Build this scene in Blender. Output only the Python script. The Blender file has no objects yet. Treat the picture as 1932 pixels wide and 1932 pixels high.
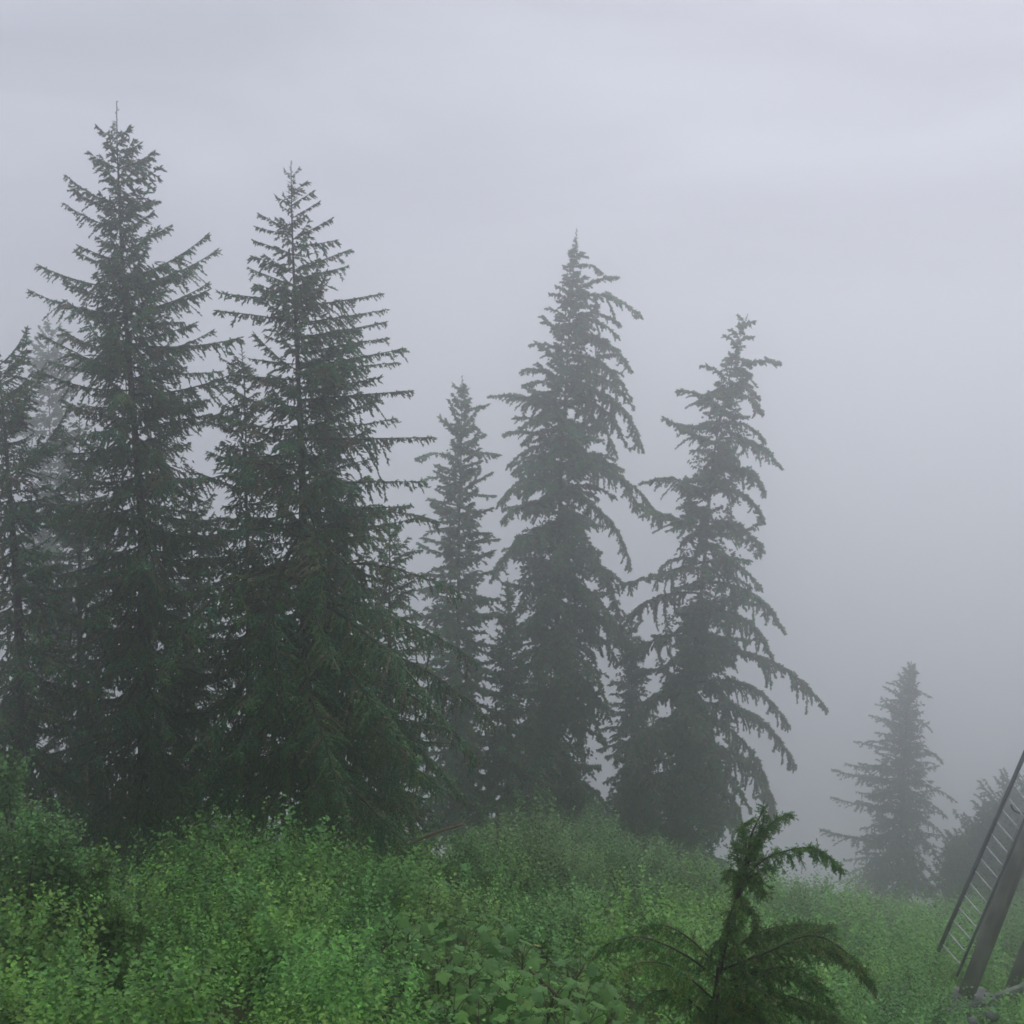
import bpy, math, random
import numpy as np
from mathutils import Matrix, Vector

random.seed(7)
rng = np.random.default_rng(7)
SC = bpy.context.scene
COL = SC.collection
R = math.radians

# ------------------------------------------------------------------ camera
PITCH = R(10.0)
FPX, CPX = 2072.0, 966.0            # focal length and centre in pixels of a 1932 px wide picture
cam_d = bpy.data.cameras.new('camera')
cam = bpy.data.objects.new('camera', cam_d)
COL.objects.link(cam)
cam.location = (0, 0, 0)
cam.rotation_euler = (R(90) - PITCH, 0, 0)
cam_d.sensor_width = 36.0
cam_d.lens = 36.0 * FPX / 1932.0
cam_d.clip_start = 0.1
cam_d.clip_end = 9000
SC.camera = cam

# ------------------------------------------------------------------ world, sun, exposure
SUN_EL, SUN_AZ = R(52), R(20)
w = bpy.data.worlds.new('World')
SC.world = w
w.use_nodes = True
nt = w.node_tree
nt.nodes.clear()
out = nt.nodes.new('ShaderNodeOutputWorld')
bg = nt.nodes.new('ShaderNodeBackground')
sky = nt.nodes.new('ShaderNodeTexSky')
sky.sky_type = 'NISHITA'
sky.sun_disc = False
sky.sun_elevation = SUN_EL
sky.sun_rotation = SUN_AZ
sky.dust_density = 4.0
hs = nt.nodes.new('ShaderNodeHueSaturation')
hs.inputs['Saturation'].default_value = 0.10
tc = nt.nodes.new('ShaderNodeTexCoord')
mp = nt.nodes.new('ShaderNodeMapping')
mp.inputs['Scale'].default_value = (1.6, 1.6, 4.2)
mp.inputs['Location'].default_value = (7.648, 8.075, 7.064)
nz = nt.nodes.new('ShaderNodeTexNoise')
nz.inputs['Scale'].default_value = 1.7
nz.inputs['Detail'].default_value = 5.0
nz.inputs['Distortion'].default_value = 0.6
cr = nt.nodes.new('ShaderNodeValToRGB')
cr.color_ramp.elements[0].position = 0.30
cr.color_ramp.elements[0].color = (4.75, 4.95, 5.95, 1)
cr.color_ramp.elements[1].position = 0.72
cr.color_ramp.elements[1].color = (6.3, 6.6, 7.7, 1)
mx = nt.nodes.new('ShaderNodeMix')
mx.data_type = 'RGBA'
mx.inputs[0].default_value = 0.88          # cloud cover
bg.inputs['Strength'].default_value = 0.10
L = nt.links.new
L(sky.outputs[0], hs.inputs['Color'])
L(tc.outputs['Generated'], mp.inputs[0])
L(mp.outputs[0], nz.inputs['Vector'])
L(nz.outputs['Fac'], cr.inputs[0])
L(hs.outputs[0], mx.inputs[6])
L(cr.outputs[0], mx.inputs[7])
L(mx.outputs[2], bg.inputs['Color'])
L(bg.outputs[0], out.inputs[0])

sun_d = bpy.data.lights.new('sun', 'SUN')
sun_d.energy = 1.1
sun_d.angle = R(70)
sun_d.color = (1.0, 0.985, 0.965)
sun = bpy.data.objects.new('sun', sun_d)
COL.objects.link(sun)
sd = Vector((math.sin(SUN_AZ) * math.cos(SUN_EL), math.cos(SUN_AZ) * math.cos(SUN_EL), math.sin(SUN_EL)))
sun.rotation_euler = sd.to_track_quat('Z', 'Y').to_euler()

SC.view_settings.view_transform = 'Standard'
SC.view_settings.look = 'None'
SC.view_settings.gamma = 1.0
SC.view_settings.exposure = 0.0
SC.cycles.use_denoising = True
SC.cycles.max_bounces = 36
SC.cycles.diffuse_bounces = 2
SC.cycles.glossy_bounces = 1
SC.cycles.transmission_bounces = 2
SC.cycles.volume_bounces = 36
SC.cycles.filter_width = 1.7
SC.cycles.use_adaptive_sampling = True
SC.cycles.adaptive_threshold = 0.02

HAZE_DENSITY = 0.0118
HAZE_ANISO = 0.88
HAZE_COLOR = (0.992, 0.9955, 1.0, 1)

# ------------------------------------------------------------------ helpers
def unit(v):
    v = np.asarray(v, float)
    return v / np.maximum(np.linalg.norm(v, axis=-1, keepdims=True), 1e-9)

def ray(px, py):
    u = (px - CPX) / FPX
    v = (CPX - py) / FPX
    c, s = math.cos(PITCH), math.sin(PITCH)
    return np.array([u, c + v * s, -s + v * c])

def W(px, py, D):
    r = ray(px, py)
    return r * (D / r[1])

def sstep(a, b, x):
    t = np.clip((x - a) / (b - a), 0, 1)
    return t * t * (3 - 2 * t)

def gz(x, y):
    """height of the hillside"""
    x = np.asarray(x, float); y = np.asarray(y, float)
    xc = np.clip(x, -26, 14)
    cross = np.where(xc < 0, 0.15 * xc, 0.30 * xc)
    e = np.clip(26 + xc, 17, 42)
    d = y - e
    steep = 0.36 * (np.sqrt(d * d + 16) + d) * 0.5
    z = -(4.45 + 0.365 * np.maximum(y, -1.5) + cross + steep)
    z = z + 0.16 * np.sin(x * 0.9 + 1.3) * np.sin(y * 0.7) + 0.10 * np.sin(x * 2.1 + y * 1.7)
    return np.maximum(z, -1100 + 6 * np.sin(x * 0.011) * np.cos(y * 0.013))

def ground_hit(px, py, h=0.0):
    r = ray(px, py)
    t = np.linspace(3, 90, 4000)
    p = r[None] * t[:, None]
    below = p[:, 2] < gz(p[:, 0], p[:, 1]) + h
    i = int(np.argmax(below)) if below.any() else len(t) - 1
    return p[i]

def mat(name, base, rough=0.7, spec=0.3, build=None):
    m = bpy.data.materials.new(name)
    m.use_nodes = True
    t = m.node_tree
    b = t.nodes['Principled BSDF']
    b.inputs['Base Color'].default_value = (*base, 1)
    b.inputs['Roughness'].default_value = rough
    b.inputs['Specular IOR Level'].default_value = spec
    if build:
        build(t, b)
    return m

def tint_nodes(var=0.25, hue=0.02):
    def f(t, b):
        a = t.nodes.new('ShaderNodeAttribute'); a.attribute_name = 'tint'
        oi = t.nodes.new('ShaderNodeObjectInfo')
        h = t.nodes.new('ShaderNodeHueSaturation')
        mr = t.nodes.new('ShaderNodeMapRange')
        mr.inputs['To Min'].default_value = 1 - var
        mr.inputs['To Max'].default_value = 1 + var
        mr2 = t.nodes.new('ShaderNodeMapRange')
        mr2.inputs['To Min'].default_value = 0.5 - hue
        mr2.inputs['To Max'].default_value = 0.5 + hue
        wn = t.nodes.new('ShaderNodeTexWhiteNoise'); wn.noise_dimensions = '1D'
        t.links.new(oi.outputs['Random'], mr.inputs['Value'])
        t.links.new(oi.outputs['Random'], wn.inputs['W'])
        t.links.new(wn.outputs['Value'], mr2.inputs['Value'])
        t.links.new(a.outputs['Color'], h.inputs['Color'])
        t.links.new(mr.outputs[0], h.inputs['Value'])
        t.links.new(mr2.outputs[0], h.inputs['Hue'])
        t.links.new(h.outputs[0], b.inputs['Base Color'])
        return h
    return f

def leaf_nodes(var=0.15, hue=0.012, trans=0.3):
    def f(t, b):
        h = tint_nodes(var, hue)(t, b)
        tr = t.nodes.new('ShaderNodeBsdfTranslucent')
        ms = t.nodes.new('ShaderNodeMixShader')
        ms.inputs[0].default_value = trans
        o = t.nodes['Material Output']
        t.links.new(h.outputs[0], tr.inputs['Color'])
        t.links.new(b.outputs[0], ms.inputs[1])
        t.links.new(tr.outputs[0], ms.inputs[2])
        t.links.new(ms.outputs[0], o.inputs['Surface'])
    return f

def noise_color(c1, c2, scale=4.0, stretch=(1, 1, 1), bump=0.0, detail=5):
    def f(t, b):
        tcx = t.nodes.new('ShaderNodeTexCoord')
        m = t.nodes.new('ShaderNodeMapping'); m.inputs['Scale'].default_value = stretch
        n = t.nodes.new('ShaderNodeTexNoise'); n.inputs['Scale'].default_value = scale; n.inputs['Detail'].default_value = detail
        r = t.nodes.new('ShaderNodeValToRGB')
        r.color_ramp.elements[0].position = 0.35; r.color_ramp.elements[0].color = (*c1, 1)
        r.color_ramp.elements[1].position = 0.68; r.color_ramp.elements[1].color = (*c2, 1)
        t.links.new(tcx.outputs['Object'], m.inputs[0]); t.links.new(m.outputs[0], n.inputs['Vector'])
        t.links.new(n.outputs['Fac'], r.inputs[0]); t.links.new(r.outputs[0], b.inputs['Base Color'])
        if bump:
            bp = t.nodes.new('ShaderNodeBump'); bp.inputs['Strength'].default_value = bump
            t.links.new(n.outputs['Fac'], bp.inputs['Height']); t.links.new(bp.outputs[0], b.inputs['Normal'])
    return f

M_NEEDLE = mat('spruce_needles', (0.03, 0.045, 0.025), 0.65, 0.25, tint_nodes(0.28, 0.018))
M_HEMLOCK = mat('hemlock_needles', (0.03, 0.06, 0.02), 0.6, 0.25, leaf_nodes(0.2, 0.012, 0.18))
M_LEAF = mat('shrub_leaf', (0.06, 0.12, 0.03), 0.5, 0.35, leaf_nodes(0.12, 0.01, 0.2))
M_BIGLEAF = mat('broad_leaf', (0.06, 0.12, 0.03), 0.55, 0.3, leaf_nodes(0.25, 0.009, 0.2))
M_BARK = mat('spruce_bark', (0.06, 0.05, 0.045), 0.9, 0.2, noise_color((0.030, 0.025, 0.022), (0.095, 0.083, 0.075), 5, (1, 1, 0.25), 0.5))
M_TWIG = mat('twig_bark', (0.05, 0.04, 0.032), 0.9, 0.2, noise_color((0.035, 0.028, 0.022), (0.075, 0.06, 0.048), 8))
M_STEM = mat('shrub_stem', (0.07, 0.06, 0.035), 0.85, 0.2, noise_color((0.05, 0.04, 0.025), (0.11, 0.09, 0.05), 8))
M_DEAD = mat('dead_wood', (0.16, 0.09, 0.065), 0.9, 0.2, noise_color((0.10, 0.055, 0.04), (0.22, 0.14, 0.10), 9, (1, 1, 0.3), 0.4))
M_SOIL = mat('forest_soil', (0.03, 0.03, 0.02), 0.95, 0.1, noise_color((0.014, 0.015, 0.009), (0.04, 0.048, 0.02), 0.9, bump=0.4))

def mesh_np(name, V, F, cols=None, mats=(), midx=None, smooth=False):
    V = np.asarray(V, np.float32).reshape(-1, 3)
    F = np.asarray(F, np.int32).reshape(-1, 3)
    me = bpy.data.meshes.new(name)
    me.vertices.add(len(V)); me.vertices.foreach_set('co', V.ravel())
    me.loops.add(F.size); me.loops.foreach_set('vertex_index', F.ravel())
    me.polygons.add(len(F)); me.polygons.foreach_set('loop_start', np.arange(0, F.size, 3, dtype=np.int32))
    if cols is not None:
        a = me.attributes.new('tint', 'FLOAT_COLOR', 'POINT')
        c4 = np.ones((len(V), 4), np.float32); c4[:, :3] = cols
        a.data.foreach_set('color', c4.ravel())
    for m in mats:
        me.materials.append(m)
    if midx is not None:
        me.polygons.foreach_set('material_index', np.asarray(midx, np.int32))
    if smooth:
        me.polygons.foreach_set('use_smooth', np.ones(len(F), bool))
    me.update(calc_edges=True)
    return me

class Buf:
    def __init__(s):
        s.V = []; s.F = []; s.C = []; s.M = []; s.n = 0
    def add(s, V, F, C, m=0):
        V = np.asarray(V, float).reshape(-1, 3); F = np.asarray(F, int).reshape(-1, 3)
        s.V.append(V); s.F.append(F + s.n); s.n += len(V)
        s.C.append(np.broadcast_to(np.asarray(C, float), (len(V), 3)))
        s.M.append(np.full(len(F), m))
    def mesh(s, name, mats, smooth=False):
        return mesh_np(name, np.concatenate(s.V), np.concatenate(s.F), np.concatenate(s.C), mats, np.concatenate(s.M), smooth)

def spindles(buf, P0, P1, rad, col, m=0, sides=3, mid=0.35, base=0.45):
    """needle-clad shoots: tapered three-sided spindles"""
    P0 = np.asarray(P0, float); P1 = np.asarray(P1, float); n = len(P0)
    if n == 0: return
    d = unit(P1 - P0)
    ref = np.where(np.abs(d[:, 2:3]) > 0.9, np.array([[1., 0, 0]]), np.array([[0., 0, 1]]))
    a = unit(np.cross(d, ref)); b = np.cross(d, a)
    rad = np.broadcast_to(np.asarray(rad, float), (n,))
    ph = rng.uniform(0, 6.28, n)
    rings = []
    for f, k in ((0.0, base), (mid, 1.0)):
        for q in range(sides):
            an = ph + q * 2 * math.pi / sides
            rr = rad * k * rng.uniform(0.7, 1.3, n)
            rings.append(P0 + (P1 - P0) * f + (np.cos(an) * rr)[:, None] * a + (np.sin(an) * rr)[:, None] * b)
    rings.append(P1)
    V = np.stack(rings, 1)
    S = sides; f = []
    for q in range(S):
        q2 = (q + 1) % S
        f += [(q, q2, S + q2), (q, S + q2, S + q), (S + q, S + q2, 2 * S)]
    K = 2 * S + 1
    F = (np.arange(n)[:, None, None] * K + np.array(f)[None]).reshape(-1, 3)
    col = np.broadcast_to(np.asarray(col, float), (n, 3))
    buf.add(V.reshape(-1, 3), F, np.repeat(col, K, 0), m)

def blades(buf, P, D, ln, wd, col, m=0):
    """single needles: one narrow triangle each"""
    n = len(P)
    if n == 0: return
    D = unit(D)
    s = unit(np.cross(D, rng.normal(size=(n, 3))))
    ln = np.broadcast_to(ln, (n,))[:, None]; wd = np.broadcast_to(wd, (n,))[:, None]
    V = np.stack([P - s * wd * 0.5, P + s * wd * 0.5, P + D * ln], 1)
    F = np.arange(n * 3).reshape(-1, 3)
    buf.add(V.reshape(-1, 3), F, np.repeat(np.broadcast_to(col, (n, 3)), 3, 0), m)

def tube(buf, pts, rads, col, m=0, sides=6, cap=True):
    pts = np.asarray(pts, float); n = len(pts)
    T = unit(np.gradient(pts, axis=0))
    ref = np.array([0, 0, 1.]) if abs(T[:, 2]).mean() < 0.85 else np.array([0, 1., 0])
    a = unit(np.cross(T, ref)); b = np.cross(T, a)
    an = np.arange(sides) * 2 * math.pi / sides
    rads = np.broadcast_to(np.asarray(rads, float), (n,))
    V = pts[:, None] + rads[:, None, None] * (np.cos(an)[None, :, None] * a[:, None] + np.sin(an)[None, :, None] * b[:, None])
    F = []
    for i in range(n - 1):
        for q in range(sides):
            q2 = (q + 1) % sides
            F += [(i * sides + q, i * sides + q2, (i + 1) * sides + q2), (i * sides + q, (i + 1) * sides + q2, (i + 1) * sides + q)]
    if cap:
        for q in range(1, sides - 1):
            F += [(0, q + 1, q), ((n - 1) * sides, (n - 1) * sides + q, (n - 1) * sides + q + 1)]
    buf.add(V.reshape(-1, 3), F, col, m)

def smooth_path(pts, n=24):
    pts = np.asarray(pts, float)
    if len(pts) == 2:
        t = np.linspace(0, 1, n)[:, None]
        return pts[0] * (1 - t) + pts[1] * t
    P = np.vstack([2 * pts[0] - pts[1], pts, 2 * pts[-1] - pts[-2]])
    res = []
    segs = len(pts) - 1
    per = max(2, n // segs)
    for i in range(segs):
        p0, p1, p2, p3 = P[i:i + 4]
        for t in np.linspace(0, 1, per, endpoint=False):
            res.append(0.5 * (2 * p1 + (p2 - p0) * t + (2 * p0 - 5 * p1 + 4 * p2 - p3) * t * t + (3 * p1 - p0 - 3 * p2 + p3) * t ** 3))
    res.append(pts[-1])
    return np.array(res)

def obj(name, me, parent=None, **props):
    o = bpy.data.objects.new(name, me)
    COL.objects.link(o)
    o.parent = parent
    for k, v in props.items():
        o[k] = v
    return o

def thing(name, label, cat, loc, group=None):
    o = bpy.data.objects.new(name, None)
    o.empty_display_size = 0.3
    COL.objects.link(o)
    o.location = tuple(float(c) for c in loc)
    o['label'] = label; o['category'] = cat
    if group: o['group'] = group
    return o

# ------------------------------------------------------------------ ground
def axis(lo, hi, fine_lo, fine_hi, step, grow=1.22):
    a = list(np.arange(fine_lo, fine_hi + 1e-6, step))
    s = step; x = fine_hi
    while x < hi:
        s *= grow; x += s; a.append(min(x, hi))
    s = step; x = fine_lo; b = []
    while x > lo:
        s *= grow; x -= s; b.append(max(x, lo))
    return np.array(b[::-1] + a)

gx = axis(-3600, 3600, -34, 44, 0.8)
gy = axis(-3600, 3600, -6, 70, 0.8)
X, Y = np.meshgrid(gx, gy)
Z = gz(X, Y)
nx, ny = len(gx), len(gy)
idx = np.arange(nx * ny).reshape(ny, nx)
q = np.stack([idx[:-1, :-1], idx[:-1, 1:], idx[1:, 1:], idx[1:, :-1]], -1).reshape(-1, 4)
F = np.concatenate([q[:, [0, 1, 2]], q[:, [0, 2, 3]]])
obj('hillside', mesh_np('hillside', np.stack([X, Y, Z], -1), F, mats=[M_SOIL], smooth=True), kind='structure')

# ------------------------------------------------------------------ conifer boughs (shared meshes)
GREENS = 2.5 * np.array([(0.022, 0.066, 0.026), (0.030, 0.072, 0.024), (0.044, 0.074, 0.022), (0.060, 0.060, 0.030), (0.018, 0.060, 0.032)])

def make_bough(name, spine, L, style):
    """spine: function t -> points (n,3); returns a mesh with needles (slot 0) and wood (slot 1)"""
    S = dict(space=0.075, width=0.40, droop=0.35, shoot=0.13, rad=0.017, hang=0.5, inner=0.12, up=0.25, sspace=0.05)
    S.update(style)
    b = Buf()
    tt = np.linspace(0, 1, 14)
    sp = spine(tt)
    tube(b, sp, np.interp(tt, [0, 1], [0.006 + 0.0085 * L, 0.004]), (0.05, 0.04, 0.03), 1, 5, False)
    n = max(5, int(L * (1 - S['inner']) / S['space']))
    ts = np.sort(np.clip(np.linspace(S['inner'], 0.985, n) + rng.normal(0, 0.3 / n, n), 0.04, 0.99))
    P = spine(ts); T = unit(spine(np.minimum(ts + 0.02, 1.0)) - spine(ts - 0.02))
    side0 = unit(np.cross(T, np.array([0, 0, 1.])))
    A0, A1, AR, AC = [], [], [], []
    basec = GREENS[rng.integers(0, len(GREENS))] if S.get('mono') else None
    gap = rng.uniform(0, 6.28)
    for i in range(n):
        t = ts[i]
        sgn = 1 if i % 2 else -1
        l = (L * S['width'] * (1 - t) ** 0.85 * min(1, 0.6 + t * 1.8) + 0.07 + 0.03 * L) * rng.uniform(0.3, 1.15)
        l *= 0.64 + 0.36 * math.sin(gap + t * L * (3.2 + 2 * math.sin(gap)))
        l = min(l, rng.uniform(0.45, 1.0) * S.get('cap', 1.05))
        a = R(rng.uniform(24, 80))
        d = math.cos(a) * T[i] + sgn * math.sin(a) * side0[i]
        d = d + np.array([0, 0, rng.uniform(-0.65, 0.32)])
        d = unit(d)
        m = max(2, int(l / S['sspace']))
        s = np.linspace(0.08, 1, m)
        dr = S['droop'] * rng.uniform(0.5, 1.6)
        pts = P[i] + d * (l * s)[:, None] + np.array([0, 0, -1.]) * (dr * l * s * s)[:, None]
        seg0 = np.vstack([P[i], pts[:-1]])
        c = GREENS[rng.integers(0, len(GREENS))] if basec is None else basec
        c = c * rng.uniform(0.75, 1.3)
        # needles along the branchlet itself
        A0.append(seg0); A1.append(pts + (pts - seg0) * 0.4); AR.append(np.full(m, S['rad'] * 0.85)); AC.append(np.tile(c, (m, 1)))
        # side shoots
        k = m * 2
        si = rng.uniform(0.1, 1, k)
        q0 = P[i] + d * (l * si)[:, None] + np.array([0, 0, -1.]) * (dr * l * si * si)[:, None]
        sd2 = unit(np.cross(d, np.array([0, 0, 1.])))
        dirs = 0.55 * d + (rng.choice([-1, 1], k) * rng.uniform(0.3, 0.9, k))[:, None] * sd2
        dirs[:, 2] += rng.uniform(-S['hang'] * 1.7, S['up'], k)
        ll = S['shoot'] * rng.uniform(0.4, 1.55, k) * (1.15 - 0.5 * si)
        A0.append(q0); A1.append(q0 + unit(dirs) * ll[:, None]); AR.append(S['rad'] * rng.uniform(0.8, 1.2, k))
        AC.append(c * rng.uniform(0.7, 1.35, (k, 1)))
    # shoots on the spine (top side and tip)
    k = int(L / 0.035)
    si = rng.uniform(S['inner'] * 0.6, 1, k)
    q0 = spine(si); Ts = unit(spine(np.minimum(si + 0.02, 1.0)) - spine(si - 0.02))
    dirs = 0.6 * Ts + rng.normal(0, 0.55, (k, 3)); dirs[:, 2] -= S['hang'] * 0.5
    A0.append(q0); A1.append(q0 + unit(dirs) * (S['shoot'] * rng.uniform(0.4, 0.9, k))[:, None]); AR.append(np.full(k, S['rad'])); AC.append(GREENS[0] * rng.uniform(0.7, 1.3, (k, 1)))
    # tip leader
    e0 = spine(np.array([0.9, 0.95, 0.985])); e1 = spine(np.array([0.96, 1.0, 1.0])) + unit(spine(np.array([1.0])) - spine(np.array([0.96]))) * np.array([[0], [0.0], [0.07]])
    A0.append(e0); A1.append(e1); AR.append(np.full(3, S['rad'])); AC.append(np.tile(GREENS[1], (3, 1)))
    spindles(b, np.vstack(A0), np.vstack(A1), np.concatenate(AR), np.vstack(AC), 0)
    return b.mesh(name, [M_NEEDLE, M_TWIG])

def local_spine(L, k, wob):
    w1, w2 = rng.uniform(-wob, wob, 2)
    def f(t):
        t = np.asarray(t, float)
        return np.stack([L * t, L * w1 * np.sin(math.pi * t) + L * w2 * 0.5 * np.sin(2 * math.pi * t), L * k * (t * t - t)], -1)
    return f

CLASSES = [0.35, 0.8, 1.5, 2.5, 3.8, 5.6]
STYLES = {
    'spruce': dict(droop=0.35, hang=0.65, width=0.36, rad=0.022, space=0.062),
    'tassel': dict(droop=0.7, hang=1.0, width=0.34, rad=0.0185, space=0.050, shoot=0.088, sspace=0.027),
    'hoary':  dict(droop=0.32, hang=0.38, width=0.38, rad=0.042, space=0.062, shoot=0.14, sspace=0.048),
    'far':    dict(droop=0.4, hang=0.5, width=0.34, rad=0.045, space=0.14, shoot=0.2, sspace=0.10),
}
LIB = {}
def lib(style, k, L):
    ci = int(np.argmin([abs(math.log(L / c)) for c in CLASSES]))
    kk = 'up' if k > 0.1 else ('droop' if k < -0.1 else 'flat')
    key = (style, kk, ci)
    if key not in LIB:
        nv = 2 if ci >= 4 else 3
        kv = {'up': 0.24, 'flat': 0.0, 'droop': -0.5}[kk]
        LIB[key] = [(make_bough('bough', local_spine(CLASSES[ci], kv * rng.uniform(0.75, 1.25), 0.05), CLASSES[ci], STYLES[style]), CLASSES[ci]) for _ in range(nv)]
    return random.choice(LIB[key])

def frame(d, roll=0.0):
    d = Vector(d).normalized()
    up = Vector((0, 0, 1))
    if abs(d.z) > 0.97: up = Vector((0.0, 1.0, 0.0))
    y = up.cross(d).normalized()
    z = d.cross(y)
    m = Matrix((d, y, z)).transposed().to_4x4()
    return m @ Matrix.Rotation(roll, 4, 'X')

def put_bough(root, p, d, L, style, k, squash=1.0):
    me, base = lib(style, k, L)
    o = bpy.data.objects.new('bough', me)
    COL.objects.link(o)
    o.parent = root
    s = L / base
    o.matrix_local = Matrix.Translation(Vector(p) - root.location) @ frame(d, random.uniform(-0.35, 0.35)) @ Matrix.Diagonal((s, s * squash, s * squash, 1))
    return o

def conifer(name, label, cat, D, trunk, prof, tips=(), style='spruce', per_m=8.0, top_r=0.02, base_r=0.22,
            pitch=((0, 48), (0.25, 25), (0.55, 5), (0.8, -22), (1, -42)), kfill=0.34, stop=None, group=None, fill_len=(0.45, 1.05),
            bare=None, nmax=290, depth_fill=1.0, lead_gap=0.55, wild=10, kvar=0.12, fat=1.0, core=0.45, ncore=170):
    """trunk: pixel points from the top down at depth D; prof: rows (py, left reach px, right reach px)"""
    tp = np.array([W(px, py, D) for px, py in trunk])
    last = tp[-1]
    g = float(gz(last[0], last[1]))
    if last[2] > g - 0.2:
        dd = unit(tp[-1] - tp[-2]); dd = dd / max(-dd[2], 0.3)
        tp = np.vstack([tp, last + np.array([dd[0] * 0.4, dd[1] * 0.4, -1.0]) * (last[2] - g + 0.3)])
    root = thing(name, label, cat, (tp[-1][0], tp[-1][1], tp[-1][2] + 0.3), group)
    path = smooth_path(tp, 40)
    cum = np.concatenate([[0], np.cumsum(np.linalg.norm(np.diff(path, axis=0), axis=1))])
    H = cum[-1]
    b = Buf()
    rr = top_r * 0.35 + (base_r - top_r * 0.35) * (cum / H) ** 1.2
    tube(b, path - np.array(root.location), rr * (1 + 0.06 * rng.normal(size=len(path))), (1, 1, 1), 0, 9)
    obj('trunk', b.mesh('trunk', [M_BARK], True), root)
    mpp = D / FPX * 1.05
    pys = np.array([r[0] for r in prof], float)
    z_of = np.array([W(CPX, py, D)[2] for py in pys])          # falling
    Lx = np.array([r[1] for r in prof], float) * mpp
    Rx = np.array([r[2] for r in prof], float) * mpp
    zs = path[:, 2]
    def at_z(z):
        return np.array([np.interp(-z, -zs, path[:, c]) for c in range(3)])
    ztop = zs[0]; zbot = max(z_of[-1], g + 0.3)
    cnt = 0
    # explicit boughs that show in the outline
    for e in tips:
        ay, tx, ty = e[:3]
        kk = e[3] if len(e) > 3 else kfill
        p = at_z(W(CPX, ay, D)[2])
        tip = W(tx, ty, D)
        Lh = np.linalg.norm(tip - p)
        off = (rng.uniform(-0.3, 0.3) if len(e) < 5 else e[4]) * Lh
        tip = W(tx, ty, D + off)
        d = tip - p
        put_bough(root, p, d, float(np.linalg.norm(d)), style, kk, fat)
        cnt += 1
    # fill
    n = min(nmax - cnt, int((ztop - zbot) * per_m))
    us = (np.arange(n) + 0.5) / n
    us = us ** 0.92
    phi = 0.0
    for u in us:
        z = ztop - lead_gap - (ztop - zbot - lead_gap) * u
        p = at_z(z)
        phi += 2.39996 + rng.uniform(-0.5, 0.5)
        c, s = math.cos(phi), math.sin(phi)
        le = np.interp(-z, -z_of, Lx); re = np.interp(-z, -z_of, Rx)
        ext = re if c > 0 else le
        Lb = (ext * c * c + (le + re) * 0.5 * s * s * depth_fill) * rng.uniform(*fill_len)
        if Lb < 0.12: Lb = 0.12
        pit = R(np.interp(u, [a for a, _ in pitch], [v for _, v in pitch]) + rng.normal(0, wild))
        d = (c * math.cos(pit), s * math.cos(pit), math.sin(pit))
        if bare and bare(u, c): continue
        Lb = Lb / max(0.75, math.cos(pit))
        put_bough(root, p, d, Lb, style, kfill + rng.uniform(-kvar, kvar), fat)
        cnt += 1
    # short inner twigs hanging in clumps round the stem
    tw = Buf(); q = []; q1 = []; cc = []
    for i in range(ncore):
        u = rng.uniform(0.06, 1) ** 0.9
        z = ztop - lead_gap - (ztop - zbot - lead_gap) * u
        le = np.interp(-z, -z_of, Lx); re = np.interp(-z, -z_of, Rx)
        an = rng.uniform(0, 6.28)
        rad_ = (re if math.cos(an) > 0 else le) * core * math.sqrt(rng.uniform(0.02, 1))
        c0 = at_z(z) + np.array([math.cos(an) * rad_, math.sin(an) * rad_, -0.1 * rad_])
        k = 11
        p0 = c0 + rng.normal(0, 0.10, (k, 3)) * np.array([1.3, 1.3, 1.0])
        dd_ = np.array([math.cos(an), math.sin(an), -0.7]) + rng.normal(0, 0.6, (k, 3))
        q.append(p0); q1.append(p0 + unit(dd_) * rng.uniform(0.10, 0.26, (k, 1)))
        cc.append((GREENS[rng.integers(0, len(GREENS))] if rng.random() < 0.7 else np.array((0.110, 0.092, 0.070))) * rng.uniform(0.6, 1.2, (k, 1)))
    o_ = np.array(root.location)
    spindles(tw, np.vstack(q) - o_, np.vstack(q1) - o_, STYLES[style]['rad'] * 1.25, np.vstack(cc), 0)
    obj('inner_twigs', tw.mesh('inner_twigs', [M_NEEDLE]), root, kind='stuff')
    # leader: short upright shoots round the tip
    lead = Buf()
    q = []; q1 = []
    for i in range(22):
        z = ztop - 0.03 - 0.95 * (i / 22.0)
        p = at_z(z)
        an = rng.uniform(0, 6.28)
        ln = 0.04 + 0.17 * (i / 22.0)
        q.append(p); q1.append(p + np.array([math.cos(an) * ln, math.sin(an) * ln, ln * 0.55]))
    spindles(lead, np.array(q) - np.array(root.location), np.array(q1) - np.array(root.location), 0.016 * D / 26, GREENS[1], 0)
    tpth = path[:6] - np.array(root.location)
    obj('leader_shoots', lead.mesh('leader_shoots', [M_NEEDLE]), root)
    return root

FLAT, UP, DROOP = 0.0, 0.34, -0.5

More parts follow.
